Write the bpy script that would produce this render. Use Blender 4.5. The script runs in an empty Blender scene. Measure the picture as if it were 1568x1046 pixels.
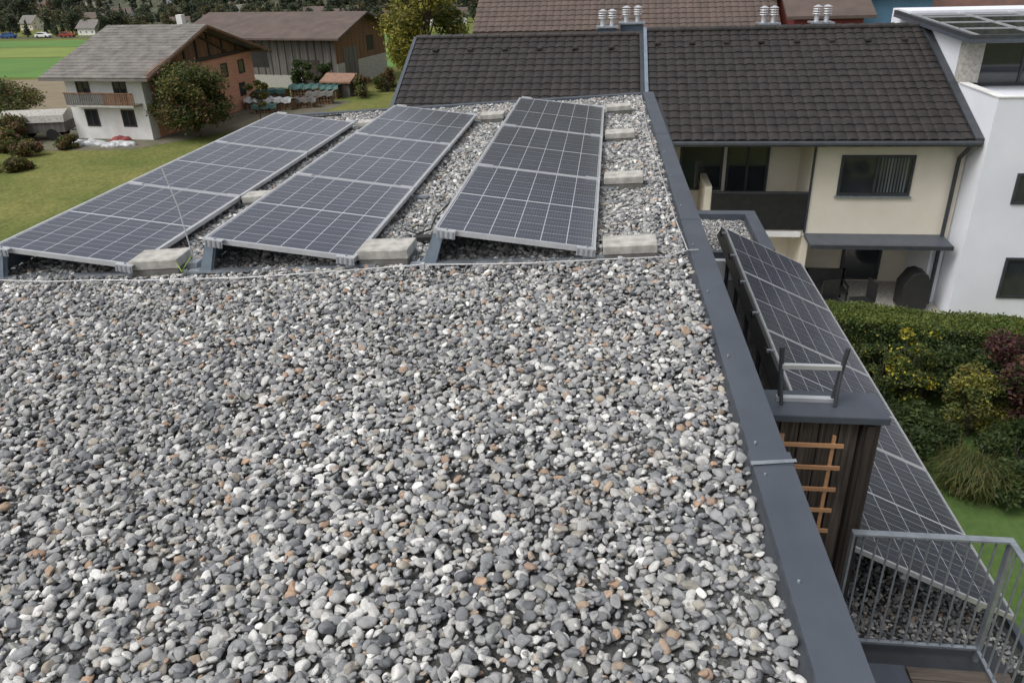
import bpy, bmesh, math, random
import numpy as np
from mathutils import Matrix, Vector, Euler
random.seed(7); rng=np.random.default_rng(7)
scene=bpy.context.scene
COL=scene.collection
RM=Matrix.Rotation(-math.radians(3),4,'Y')   # roof frame: the flat roof drains 3 deg to the left

# ------------------------------------------------------------------ materials
def _nt(name):
    m=bpy.data.materials.new(name); m.use_nodes=True
    nt=m.node_tree; b=nt.nodes["Principled BSDF"]; return m,nt,b
def mat(name,c1,c2=None,scale=5.0,rough=.7,metal=0.0,bump=0.0,detail=6.0,spec=.5,stretch=None,bscale=None,bdist=.02,lo=.35,hi=.65):
    m,nt,b=_nt(name); N=nt.nodes; Lk=nt.links
    b.inputs['Roughness'].default_value=rough; b.inputs['Metallic'].default_value=metal
    b.inputs['Specular IOR Level'].default_value=spec
    if c2 is None: c2=tuple(x*.8 for x in c1)
    tc=N.new('ShaderNodeTexCoord'); mp=N.new('ShaderNodeMapping'); Lk.new(tc.outputs['Object'],mp.inputs[0])
    if stretch: mp.inputs['Scale'].default_value=stretch
    n=N.new('ShaderNodeTexNoise'); n.inputs['Scale'].default_value=scale; n.inputs['Detail'].default_value=detail
    n.inputs['Roughness'].default_value=.6
    Lk.new(mp.outputs[0],n.inputs['Vector'])
    cr=N.new('ShaderNodeValToRGB'); cr.color_ramp.elements[0].position=lo; cr.color_ramp.elements[1].position=hi
    cr.color_ramp.elements[0].color=(*c1,1); cr.color_ramp.elements[1].color=(*c2,1)
    Lk.new(n.outputs['Fac'],cr.inputs[0]); Lk.new(cr.outputs[0],b.inputs['Base Color'])
    if bump>0:
        n2=N.new('ShaderNodeTexNoise'); n2.inputs['Scale'].default_value=bscale or scale*4; n2.inputs['Detail'].default_value=8
        Lk.new(mp.outputs[0],n2.inputs['Vector'])
        bp=N.new('ShaderNodeBump'); bp.inputs['Strength'].default_value=bump; bp.inputs['Distance'].default_value=bdist
        Lk.new(n2.outputs['Fac'],bp.inputs['Height']); Lk.new(bp.outputs[0],b.inputs['Normal'])
    return m
def stone_mat():
    m,nt,b=_nt('gravel_stone'); N=nt.nodes; Lk=nt.links
    oi=N.new('ShaderNodeObjectInfo'); cr=N.new('ShaderNodeValToRGB'); cr.color_ramp.interpolation='LINEAR'
    st=[(0,(.12,.125,.135)),(.10,(.19,.195,.205)),(.24,(.26,.265,.27)),(.38,(.35,.35,.345)),(.50,(.28,.285,.295)),(.60,(.41,.405,.39)),(.72,(.50,.495,.475)),(.81,(.62,.615,.59)),(.865,(.78,.775,.75)),(.88,(.33,.315,.285)),(.915,(.44,.40,.335)),(.935,(.24,.26,.255)),(.96,(.36,.31,.25)),(.985,(.44,.30,.205)),(1,(.30,.22,.18))]
    e=cr.color_ramp.elements
    e[0].position=st[0][0]; e[0].color=(*st[0][1],1); e[1].position=1; e[1].color=(*st[-1][1],1)
    for p,c in st[1:-1]:
        k=e.new(p); k.color=(*c,1)
    Lk.new(oi.outputs['Random'],cr.inputs[0])
    tc=N.new('ShaderNodeTexCoord')
    ml=N.new('ShaderNodeMath'); ml.operation='MULTIPLY'; ml.inputs[1].default_value=50; Lk.new(oi.outputs['Random'],ml.inputs[0])
    def noise(sc,a,bb,lo,hi,det=8):
        n=N.new('ShaderNodeTexNoise'); n.inputs['Scale'].default_value=sc; n.inputs['Detail'].default_value=det; n.noise_dimensions='4D'
        Lk.new(ml.outputs[0],n.inputs['W']); Lk.new(tc.outputs['Object'],n.inputs['Vector'])
        mr=N.new('ShaderNodeMapRange'); mr.inputs[1].default_value=a; mr.inputs[2].default_value=bb; mr.inputs[3].default_value=lo; mr.inputs[4].default_value=hi
        Lk.new(n.outputs['Fac'],mr.inputs[0]); return n,mr.outputs[0]
    n1,m1=noise(50,.3,.7,.72,1.16,5); n2,m2=noise(420,.35,.65,.86,1.10,3)
    mm=N.new('ShaderNodeMath'); mm.operation='MULTIPLY'; Lk.new(m1,mm.inputs[0]); Lk.new(m2,mm.inputs[1])
    # patchy grime over the roof (per-stone location)
    n4=N.new('ShaderNodeTexNoise'); n4.inputs['Scale'].default_value=1.3; n4.inputs['Detail'].default_value=5; Lk.new(oi.outputs['Location'],n4.inputs['Vector'])
    mr4=N.new('ShaderNodeMapRange'); mr4.inputs[1].default_value=.3; mr4.inputs[2].default_value=.7; mr4.inputs[3].default_value=.82; mr4.inputs[4].default_value=1.12; Lk.new(n4.outputs['Fac'],mr4.inputs[0])
    m3=N.new('ShaderNodeMath'); m3.operation='MULTIPLY'; Lk.new(mm.outputs[0],m3.inputs[0]); Lk.new(mr4.outputs[0],m3.inputs[1])
    mx=N.new('ShaderNodeMix'); mx.data_type='RGBA'; mx.blend_type='MULTIPLY'; mx.inputs[0].default_value=1
    Lk.new(cr.outputs[0],mx.inputs[6]); Lk.new(m3.outputs[0],mx.inputs[7]); Lk.new(mx.outputs[2],b.inputs['Base Color'])
    bp=N.new('ShaderNodeBump'); bp.inputs['Strength'].default_value=.45; bp.inputs['Distance'].default_value=.003
    Lk.new(n1.outputs['Fac'],bp.inputs['Height']); Lk.new(bp.outputs[0],b.inputs['Normal'])
    b.inputs['Roughness'].default_value=.8; b.inputs['Specular IOR Level'].default_value=.35
    return m
def cell_mat():
    m,nt,b=_nt('solar_cells'); N=nt.nodes; Lk=nt.links
    tc=N.new('ShaderNodeTexCoord'); sp=N.new('ShaderNodeSeparateXYZ'); Lk.new(tc.outputs['UV'],sp.inputs[0])
    def M(op,a,bv=None):
        k=N.new('ShaderNodeMath'); k.operation=op
        for i,v in enumerate((a,bv)):
            if v is None: continue
            if isinstance(v,(int,float)): k.inputs[i].default_value=v
            else: Lk.new(v,k.inputs[i])
        return k.outputs[0]
    def edge(s,w): return M('GREATER_THAN',M('ABSOLUTE',M('SUBTRACT',M('FRACT',s),.5)),.5-w)
    u,v=sp.outputs[0],sp.outputs[1]
    lu=edge(u,.015); lv=M('MULTIPLY',edge(v,.014),.55)
    mid=M('LESS_THAN',M('ABSOLUTE',M('SUBTRACT',v,10)),.11)
    full=edge(M('MULTIPLY',v,.5),.010)
    bb=M('MULTIPLY',edge(M('MULTIPLY',u,9),.04),.16)
    mask=M('MAXIMUM',M('MAXIMUM',lu,lv),M('MAXIMUM',mid,M('MAXIMUM',full,bb)))
    n=N.new('ShaderNodeTexNoise'); n.inputs['Scale'].default_value=2.2; n.inputs['Detail'].default_value=3
    Lk.new(tc.outputs['Object'],n.inputs['Vector'])
    n3=N.new('ShaderNodeTexNoise'); n3.inputs['Scale'].default_value=9; n3.inputs['Detail'].default_value=8; Lk.new(tc.outputs['Object'],n3.inputs['Vector'])
    wn=N.new('ShaderNodeTexWhiteNoise'); wn.noise_dimensions='2D'
    cb=N.new('ShaderNodeCombineXYZ'); Lk.new(M('FLOOR',u),cb.inputs[0]); Lk.new(M('FLOOR',M('MULTIPLY',v,.5)),cb.inputs[1]); Lk.new(cb.outputs[0],wn.inputs['Vector'])
    c0=N.new('ShaderNodeMix'); c0.data_type='RGBA'; c0.inputs[6].default_value=(.024,.029,.050,1); c0.inputs[7].default_value=(.033,.040,.066,1)
    Lk.new(wn.outputs[0],c0.inputs[0])
    mx=N.new('ShaderNodeMix'); mx.data_type='RGBA'; Lk.new(mask,mx.inputs[0]); Lk.new(c0.outputs[2],mx.inputs[6]); mx.inputs[7].default_value=(.52,.54,.58,1)
    du=N.new('ShaderNodeMix'); du.data_type='RGBA'; Lk.new(mx.outputs[2],du.inputs[6]); du.inputs[7].default_value=(.30,.30,.29,1)
    low=M('MULTIPLY',M('MAXIMUM',M('SUBTRACT',u,5.2),0.0),.12)
    Lk.new(M('ADD',M('MULTIPLY',n3.outputs['Fac'],.08),low),du.inputs[0])
    Lk.new(du.outputs[2],b.inputs['Base Color'])
    mr=N.new('ShaderNodeMapRange'); mr.inputs[3].default_value=.10; mr.inputs[4].default_value=.28; Lk.new(n.outputs['Fac'],mr.inputs[0]); Lk.new(mr.outputs[0],b.inputs['Roughness'])
    b.inputs['Specular IOR Level'].default_value=.6
    return m
def brick_mat(name,c1,c2,cm,sx,sy):
    m,nt,b=_nt(name); N=nt.nodes; Lk=nt.links
    tc=N.new('ShaderNodeTexCoord'); sp=N.new('ShaderNodeSeparateXYZ'); Lk.new(tc.outputs['Object'],sp.inputs[0])
    ad=N.new('ShaderNodeMath'); Lk.new(sp.outputs[0],ad.inputs[0]); Lk.new(sp.outputs[1],ad.inputs[1])
    cb=N.new('ShaderNodeCombineXYZ'); Lk.new(ad.outputs[0],cb.inputs[0]); Lk.new(sp.outputs[2],cb.inputs[1])
    t=N.new('ShaderNodeTexBrick'); Lk.new(cb.outputs[0],t.inputs['Vector']); t.inputs['Scale'].default_value=1
    t.inputs['Brick Width'].default_value=sx; t.inputs['Row Height'].default_value=sy; t.inputs['Mortar Size'].default_value=.02
    t.inputs['Color1'].default_value=(*c1,1); t.inputs['Color2'].default_value=(*c2,1); t.inputs['Mortar'].default_value=(*cm,1)
    Lk.new(t.outputs[0],b.inputs['Base Color']); b.inputs['Roughness'].default_value=.85
    return m
def leaf_mat(name,c1,c2,scale=3):
    m,nt,b=_nt(name); N=nt.nodes; Lk=nt.links
    tc=N.new('ShaderNodeTexCoord'); n=N.new('ShaderNodeTexNoise'); n.inputs['Scale'].default_value=scale; n.inputs['Detail'].default_value=5
    Lk.new(tc.outputs['Object'],n.inputs['Vector'])
    cr=N.new('ShaderNodeValToRGB'); cr.color_ramp.elements[0].position=.35; cr.color_ramp.elements[1].position=.65
    cr.color_ramp.elements[0].color=(*c1,1); cr.color_ramp.elements[1].color=(*c2,1)
    Lk.new(n.outputs['Fac'],cr.inputs[0]); Lk.new(cr.outputs[0],b.inputs['Base Color'])
    b.inputs['Roughness'].default_value=.6; b.inputs['Specular IOR Level'].default_value=.3
    tr=N.new('ShaderNodeBsdfTranslucent'); Lk.new(cr.outputs[0],tr.inputs['Color'])
    ms=N.new('ShaderNodeMixShader'); ms.inputs[0].default_value=.3; Lk.new(b.outputs[0],ms.inputs[1]); Lk.new(tr.outputs[0],ms.inputs[2])
    Lk.new(ms.outputs[0],N['Material Output'].inputs['Surface'])
    return m

M_ST=stone_mat(); M_CELL=cell_mat()
M_BED=mat('gravel_bed',(.04,.04,.04),(.12,.12,.115),scale=45,rough=.95,bump=1,bscale=60,bdist=.02)
M_ALU=mat('aluminium_frame',(.66,.67,.69),(.56,.57,.59),rough=.35,metal=.5)
M_WIRE=mat('conductor_wire',(.56,.56,.57),(.42,.42,.43),scale=9,rough=.55,metal=.3)
M_GALV=mat('galvanised_steel',(.42,.46,.50),(.30,.33,.37),scale=12,rough=.4,metal=.6)
M_BLUEM=mat('deflector_sheet',(.27,.33,.40),(.20,.25,.31),scale=6,rough=.4,metal=.4)
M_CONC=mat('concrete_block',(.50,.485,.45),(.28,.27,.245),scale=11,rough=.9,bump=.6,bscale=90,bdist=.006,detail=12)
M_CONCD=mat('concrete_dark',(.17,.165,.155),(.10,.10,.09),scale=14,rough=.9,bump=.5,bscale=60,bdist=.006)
M_ANTH=mat('anthracite_sheet',(.092,.106,.130),(.064,.075,.096),scale=4,rough=.45,metal=.15,bump=.1,bscale=2.0,bdist=.02,detail=12,stretch=(1,.6,1),lo=.3,hi=.7)
M_ANTHD=mat('anthracite_dark',(.03,.034,.04),(.045,.05,.058),scale=4,rough=.5)
M_BLACK=mat('black_plastic',(.012,.012,.013),(.02,.02,.02),rough=.5)
M_CREAM=mat('cream_plaster',(.76,.71,.60),(.67,.61,.50),scale=1.0,rough=.9,bump=.2,bscale=60,bdist=.005,detail=10,lo=.3,hi=.75)
M_WHITE=mat('white_plaster',(.76,.78,.83),(.67,.69,.75),scale=.7,rough=.9,bump=.2,bscale=60,bdist=.005,detail=10,lo=.3,hi=.75)
M_WHITE2=mat('old_white_plaster',(.80,.80,.79),(.66,.65,.63),scale=1.2,rough=.9,detail=10)
M_GLASS=mat('window_glass',(.02,.024,.028),(.035,.04,.045),scale=1,rough=.06,spec=.8)
M_CURT=mat('curtain',(.16,.18,.19),(.05,.055,.06),scale=1,rough=.5,stretch=(12,1,.2))
M_TILE=mat('roof_tile_dark',(.036,.030,.028),(.018,.0165,.0165),scale=3.5,rough=.55,bump=.2,bscale=30,bdist=.004,spec=.4,detail=10)
M_TILEG=mat('roof_tile_grey',(.21,.195,.175),(.12,.11,.102),scale=1.5,rough=.85,detail=10)
M_TILER=mat('roof_tile_red',(.13,.065,.05),(.09,.048,.04),scale=1.5,rough=.8)
M_TILEB=mat('roof_tile_brown',(.12,.085,.072),(.08,.06,.05),scale=1,rough=.8,detail=10)
M_BRICK=brick_mat('hollow_brick',(.62,.29,.19),(.54,.25,.16),(.50,.36,.28),.5,.25)
M_WOODG=mat('grey_barn_wood',(.17,.16,.15),(.08,.073,.066),scale=1,rough=.9,stretch=(6,6,.3))
M_WOODB=mat('brown_barn_wood',(.22,.12,.065),(.10,.056,.035),scale=1,rough=.85,stretch=(6,6,.3))
M_WOODW=mat('weathered_plank',(.045,.035,.029),(.17,.135,.11),scale=3,rough=.85,stretch=(14,14,.7),bump=.5,bscale=8,bdist=.006,lo=.42,hi=.78)
M_WOODD=mat('dark_wood',(.026,.020,.018),(.06,.045,.036),scale=4,rough=.7,stretch=(10,10,.6),bump=.3,bscale=10,bdist=.004)
M_WOODO=mat('orange_slat',(.56,.31,.16),(.40,.21,.11),scale=5,rough=.7,stretch=(1,8,8))
M_DECK=mat('deck_board',(.15,.12,.10),(.07,.055,.045),scale=3,rough=.85,stretch=(1,8,1))
M_TRUNK=mat('bark',(.09,.07,.05),(.045,.036,.028),scale=6,rough=.95,bump=.5)
M_RED=mat('red_plaster',(.26,.06,.055),(.20,.05,.045),scale=1,rough=.85)
M_BLUE=mat('blue_plaster',(.12,.24,.36),(.09,.20,.31),scale=1,rough=.85)
M_ORANGE=mat('orange_plaster',(.5,.22,.12),(.42,.18,.1),scale=1,rough=.85)
M_TARPW=mat('white_tarp',(.66,.67,.68),(.26,.27,.28),scale=4,rough=.5,bump=.5)
M_TARPG=mat('green_tarp',(.04,.14,.125),(.02,.08,.07),scale=3,rough=.5,bump=.5)
M_LOG=mat('firewood',(.30,.20,.12),(.11,.075,.05),scale=9,rough=.9)
M_FIELDB=mat('stubble_field',(.23,.185,.12),(.17,.145,.09),scale=.6,rough=1,bump=.4,stretch=(1,3,1),detail=10)
M_FIELDG=mat('green_field',(.075,.165,.03),(.10,.20,.04),scale=.15,rough=1,detail=10)
M_FIELDY=mat('yellow_green_field',(.20,.25,.05),(.14,.20,.04),scale=.2,rough=1,detail=10)
M_DIRT=mat('dirt_track',(.17,.15,.11),(.10,.10,.06),scale=1.5,rough=1)
M_ASPH=mat('asphalt',(.10,.10,.10),(.08,.08,.08),scale=4,rough=.9)

# ------------------------------------------------------------------ mesh helpers
class MB:
    def __init__(s): s.v=[]; s.f=[]; s.m=[]; s.mats=[]
    def mi(s,m):
        if m not in s.mats: s.mats.append(m)
        return s.mats.index(m)
    def poly(s,pts,m):
        b=len(s.v); s.v+= [tuple(p) for p in pts]; s.f.append(tuple(range(b,b+len(pts)))); s.m.append(s.mi(m))
    def box(s,x0,x1,y0,y1,z0,z1,m,M=None,taper=None):
        b=len(s.v)
        P=[(x0,y0,z0),(x1,y0,z0),(x1,y1,z0),(x0,y1,z0),(x0,y0,z1),(x1,y0,z1),(x1,y1,z1),(x0,y1,z1)]
        if M is not None: P=[tuple(M@Vector(p)) for p in P]
        s.v+=P
        for q in [(3,2,1,0),(4,5,6,7),(0,1,5,4),(1,2,6,5),(2,3,7,6),(3,0,4,7)]:
            s.f.append(tuple(b+i for i in q)); s.m.append(s.mi(m))
    def prism(s,prof,axis,a0,a1,m):
        def P(p,a): return (a,p[0],p[1]) if axis=='x' else (p[0],a,p[1])
        b=len(s.v); n=len(prof)
        s.v+=[P(p,a0) for p in prof]+[P(p,a1) for p in prof]
        k=s.mi(m)
        s.f.append(tuple(b+i for i in range(n))); s.m.append(k)
        s.f.append(tuple(b+n+i for i in reversed(range(n)))); s.m.append(k)
        for i in range(n):
            j=(i+1)%n; s.f.append((b+i,b+j,b+n+j,b+n+i)); s.m.append(k)
    def tube(s,p0,p1,r0,r1,m,n=8):
        p0=Vector(p0); p1=Vector(p1); d=(p1-p0).normalized()
        a=d.orthogonal().normalized(); c=d.cross(a); b=len(s.v); k=s.mi(m)
        for p,r in((p0,r0),(p1,r1)):
            for i in range(n):
                t=2*math.pi*i/n; s.v.append(tuple(p+(a*math.cos(t)+c*math.sin(t))*r))
        for i in range(n):
            j=(i+1)%n; s.f.append((b+i,b+j,b+n+j,b+n+i)); s.m.append(k)
        s.f.append(tuple(b+i for i in reversed(range(n)))); s.m.append(k)
        s.f.append(tuple(b+n+i for i in range(n))); s.m.append(k)
    def path(s,pts,r,m,n=8):
        for a,b in zip(pts[:-1],pts[1:]): s.tube(a,b,r,r,m,n)
    def obj(s,name,parent=None,M=None,bevel=0,smooth=False,fixn=True):
        me=bpy.data.meshes.new(name); me.from_pydata(s.v,[],s.f)
        for m in s.mats: me.materials.append(m)
        me.polygons.foreach_set('material_index',s.m)
        if fixn:
            bm=bmesh.new(); bm.from_mesh(me); bmesh.ops.recalc_face_normals(bm,faces=bm.faces); bm.to_mesh(me); bm.free()
        if smooth: me.polygons.foreach_set('use_smooth',[True]*len(me.polygons))
        me.update()
        o=bpy.data.objects.new(name,me); COL.objects.link(o)
        if parent: o.parent=parent
        if M is not None: o.matrix_basis=M
        if bevel>0:
            b=o.modifiers.new('b','BEVEL'); b.width=bevel; b.segments=2; b.limit_method='ANGLE'
        return o
def empty(name,M=None):
    o=bpy.data.objects.new(name,None); COL.objects.link(o); o.empty_display_size=.2
    if M is not None: o.matrix_basis=M
    return o
def tiled_roof(mb,O,U,V,lu,lv,m,tw=.3,th=.35,a=.025,b=.03,ns=6):
    O=Vector(O); U=Vector(U).normalized(); V=Vector(V).normalized(); Nn=U.cross(V).normalized()
    nu=max(1,round(lu/tw)); nv=max(1,round(lv/th)); tw=lu/nu; th=lv/nv
    cols=nu*ns+1; k=mb.mi(m)
    prof=[]
    for i in range(cols):
        t=(i%ns)/ns; prof.append(a*(1-abs(2*t-1)**2.2) )
    for j in range(nv):
        base=len(mb.v)
        jz=rng.normal(size=nu+1)*.0025; jc=rng.normal(size=nu+1)*.004
        rows=[(j*th-.0,b-.03),(j*th,b),((j+1)*th+.01,0.0)]
        for r,(v,h) in enumerate(rows):
            for i in range(cols):
                t=min(i//ns,nu-1)
                mb.v.append(tuple(O+U*(i*tw/ns)+V*(v+(jc[t] if r<2 else 0))+Nn*(h+prof[i]*(1 if r else .9)+(jz[t] if r==1 else 0))))
        for r in range(2):
            for i in range(cols-1):
                q=base+r*cols+i; mb.f.append((q,q+1,q+cols+1,q+cols)); mb.m.append(k)
def leaves(mb,clumps,n,size,mats,w=None,shell=.55,squash=1.0):
    cl=np.array(clumps,float); vol=(cl[:,3]*cl[:,4]*cl[:,5])**.8; pr=vol/vol.sum()
    idx=rng.choice(len(cl),n,p=pr); d=rng.normal(size=(n,3)); d/=np.linalg.norm(d,axis=1)[:,None]
    r=shell+(1-shell)*rng.random(n); r*=1+.12*rng.normal(size=n)
    P=cl[idx,:3]+d*r[:,None]*cl[idx,3:6]
    a=rng.normal(size=(n,3)); a[:,2]*=.6; a/=np.linalg.norm(a,axis=1)[:,None]
    b=np.cross(a,rng.normal(size=(n,3))); b/=np.linalg.norm(b,axis=1)[:,None]
    s=size*(.6+.8*rng.random(n))[:,None]
    base=len(mb.v)
    V=np.stack([P-a*s,P+b*s*.55,P+a*s,P-b*s*.55],1).reshape(-1,3)
    mb.v+=V.tolist()
    ks=[mb.mi(m) for m in mats]; pk=rng.choice(len(ks),n,p=w)
    ck=rng.choice(len(ks),len(cl),p=w); pk=np.where(rng.random(n)<.45,ck[idx],pk)
    mb.f+=[(base+4*i,base+4*i+1,base+4*i+2,base+4*i+3) for i in range(n)]
    mb.m+=[ks[k] for k in pk]
def tree(name,x,y,z0,h,cr,mats,n=5000,size=.16,w=None,trunk_h=.3,nclump=16,rz=None,tr=.16):
    e=empty(name,Matrix.Translation((x,y,z0)))
    tb=MB(); th=h*trunk_h; top=Vector((random.uniform(-.2,.2),random.uniform(-.2,.2),h*.8))
    tb.tube((0,0,-.1),(0,0,th),tr,tr*.75,M_TRUNK); tb.tube((0,0,th),tuple(top),tr*.75,tr*.2,M_TRUNK)
    cz=(h+th)/2; rz=rz or (h-th)/2; cl=[]
    for i in range(nclump):
        t=random.uniform(0,2*math.pi); ph=random.uniform(-1,1); rr=math.sqrt(max(0,1-ph*ph*.8))*random.uniform(.35,.8)
        c=Vector((math.cos(t)*rr*cr,math.sin(t)*rr*cr,cz+ph*rz*.72))
        k=random.uniform(.24,.42)*cr
        cl.append((c.x,c.y,c.z,k,k,k*.8))
        tb.tube((0,0,th+random.uniform(0,.4)*(c.z-th)),tuple(c),tr*.4,tr*.1,M_TRUNK,6)
    tb.obj('trunk_and_limbs',e)
    lb=MB(); leaves(lb,cl,n,size,mats,w,shell=.3); lb.obj('crown',e,fixn=False)
    return e

L_G=leaf_mat('leaf_green',(.05,.08,.022),(.10,.13,.038)); L_DG=leaf_mat('leaf_dark_green',(.026,.045,.016),(.055,.08,.028))
L_YG=leaf_mat('leaf_yellow_green',(.22,.23,.04),(.34,.30,.055)); L_Y=leaf_mat('leaf_yellow',(.48,.40,.04),(.56,.47,.06))
L_BR=leaf_mat('leaf_brown_red',(.12,.06,.04),(.18,.095,.055)); L_MR=leaf_mat('leaf_maroon',(.055,.024,.026),(.10,.04,.042))
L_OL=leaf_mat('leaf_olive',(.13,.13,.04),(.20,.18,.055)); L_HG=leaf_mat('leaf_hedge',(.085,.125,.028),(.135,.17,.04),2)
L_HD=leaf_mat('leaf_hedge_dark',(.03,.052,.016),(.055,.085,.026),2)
L_STR=leaf_mat('straw_blade',(.13,.12,.05),(.19,.16,.075))
F_D=leaf_mat('forest_dark_hazed',(.05,.065,.042),(.08,.095,.06),.3); F_G=leaf_mat('forest_green_hazed',(.08,.10,.055),(.12,.135,.07),.3); F_O=leaf_mat('forest_autumn_hazed',(.15,.12,.06),(.20,.15,.075),.3)  # far forest leaves: distance haze painted into the greyed colours

# ------------------------------------------------------------------ camera
def cam():
    yaw,pitch,roll,H=.1544,.4491,-.087,1.8122
    fw=Vector((-math.sin(yaw)*math.cos(pitch),math.cos(yaw)*math.cos(pitch),-math.sin(pitch)))
    r0=Vector((math.cos(yaw),math.sin(yaw),0)); u0=r0.cross(fw)
    c,s=math.cos(roll),math.sin(roll); r=r0*c+u0*s; u=u0*c-r0*s
    M=Matrix((( r.x,u.x,-fw.x,0),(r.y,u.y,-fw.y,0),(r.z,u.z,-fw.z,H),(0,0,0,1)))
    cd=bpy.data.cameras.new('camera'); cd.sensor_width=36; cd.lens=1200/1568*36; cd.clip_end=5000; cd.clip_start=.05
    o=bpy.data.objects.new('camera',cd); COL.objects.link(o); o.matrix_world=RM@M; scene.camera=o
cam()

# ------------------------------------------------------------------ light
w=bpy.data.worlds.new("World"); scene.world=w; w.use_nodes=True
nt=w.node_tree; bg=nt.nodes['Background']; sky=nt.nodes.new('ShaderNodeTexSky'); sky.sky_type='NISHITA'; sky.sun_disc=False
az=math.radians(-125); el=math.radians(55)
sky.sun_elevation=el; sky.sun_rotation=az; sky.air_density=1; sky.dust_density=5; sky.ozone_density=1
hs=nt.nodes.new('ShaderNodeHueSaturation'); hs.inputs['Saturation'].default_value=.22; hs.inputs['Value'].default_value=1.15
nt.links.new(sky.outputs[0],hs.inputs['Color']); nt.links.new(hs.outputs[0],bg.inputs[0]); bg.inputs[1].default_value=.15
sd=bpy.data.lights.new('sun','SUN'); sd.energy=1.0; sd.angle=math.radians(38); sd.color=(1,.985,.965)
so=bpy.data.objects.new('sun',sd); COL.objects.link(so)
dirv=Vector((math.sin(az)*math.cos(el),math.cos(az)*math.cos(el),math.sin(el)))
so.rotation_euler=dirv.to_track_quat('Z','Y').to_euler()
scene.view_settings.view_transform='Standard'; scene.view_settings.look='None'; scene.view_settings.exposure=0

# ------------------------------------------------------------------ our house (roof frame)
def xin(y): return .515-.0135*y
house=empty('flat_roof_house',RM)
b=MB()
b.box(-4.95,.45,-3,11.42,-7.9,-.06,M_WHITE)
b.obj('walls',house)
b=MB(); b.poly([(-4.9,-3,-.012),(.6,-3,-.012),(.42,11.4,-.012),(-4.9,11.4,-.012)],M_BED); b.obj('roof_bed',house)
def coping(b,y0,y1,z,wd,off=0):
    x0,x1=xin(y0)-off,xin(y1)-off
    P=[(x0,y0),(x0+wd,y0),(x1+wd,y1),(x1,y1)]
    top=[(p[0],p[1],z if i in(0,3) else z-.008) for i,p in enumerate(P)]
    lo=[(P[0][0],y0,-.05),(P[1][0],y0,-.16),(P[2][0],y1,-.16),(P[3][0],y1,-.05)]
    b.poly(top,M_ANTH)
    b.poly([top[0],top[3],lo[3],lo[0]],M_ANTH); b.poly([top[1],top[2],lo[2],lo[1]],M_ANTH)
    b.poly([top[0],top[1],lo[1],lo[0]],M_ANTH); b.poly([top[3],top[2],lo[2],lo[3]],M_ANTH)
b=MB(); coping(b,-3,2.56,.056,.15,.004); coping(b,2.565,5.6,.05,.14); coping(b,5.602,8.6,.05,.14); coping(b,8.602,11.45,.05,.14)
coping(b,2.52,2.60,.060,.156,.008); coping(b,5.57,5.63,.053,.145,.003); coping(b,8.57,8.63,.053,.145,.003)
for y in (1.9,2.45,2.66,3.4,4.2,5.0,5.9,6.8,7.7,8.8): b.tube((xin(y)+.03,y,.05),(xin(y)+.03,y,.062),.006,.005,M_GALV)
b.obj('parapet_coping',house,bevel=.003)
# folded sealing strip at the coping joint
b=MB(); b.poly([(xin(2.6)-.010,2.50,.0625),(xin(2.6)+.16,2.53,.0555),(xin(2.6)+.16,2.55,.0555),(xin(2.6)-.010,2.525,.0625)],M_GALV); b.obj('joint_strip',house)
b=MB(); b.box(-5.06,-4.9,-3,11.5,-.2,.03,M_ANTH); b.box(-4.9,.37,11.4,11.52,-.2,.035,M_ANTH); b.obj('edge_coping',house)
b=MB(); b.poly([(xin(-3)-.03,-3,-.008),(xin(-3),-3,.02),(xin(11.4),11.4,.02),(xin(11.4)-.03,11.4,-.008)],M_ANTHD); b.obj('membrane_upstand',house)
b=MB(); b.box(.452,.60,-3,11.40,-7.9,-.10,M_ANTHD); b.obj('facade_cladding',house)

# ------------------------------------------------------------------ gravel
gc=bpy.data.collections.new('gravel_stones')
NST=20
for i in range(NST):
    bm=bmesh.new(); bmesh.ops.create_icosphere(bm,subdivisions=3,radius=1)
    pl=[(Vector(rng.normal(size=3)).normalized(),random.uniform(.56,.88)) for _ in range(10)]
    sx,sy,sz=random.uniform(1.0,1.45),random.uniform(.72,1.0),random.uniform(.42,.75)
    ph=random.uniform(0,6)
    for v in bm.verts:
        p=v.co.copy()
        for _ in range(3):
            for nrm,dd in pl:
                q=p.dot(nrm)
                if q>dd: p-=nrm*(q-dd)*.85
        p*=1+.05*math.sin(p.x*4+ph)+.04*math.sin(p.y*5+ph*2)
        v.co=Vector((p.x*sx,p.y*sy,p.z*sz))*.0200
    me=bpy.data.meshes.new('stone'); bm.to_mesh(me); bm.free(); me.materials.append(M_ST)
    me.polygons.foreach_set('use_smooth',[True]*len(me.polygons))
    o=bpy.data.objects.new('stone',me); gc.objects.link(o)
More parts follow.
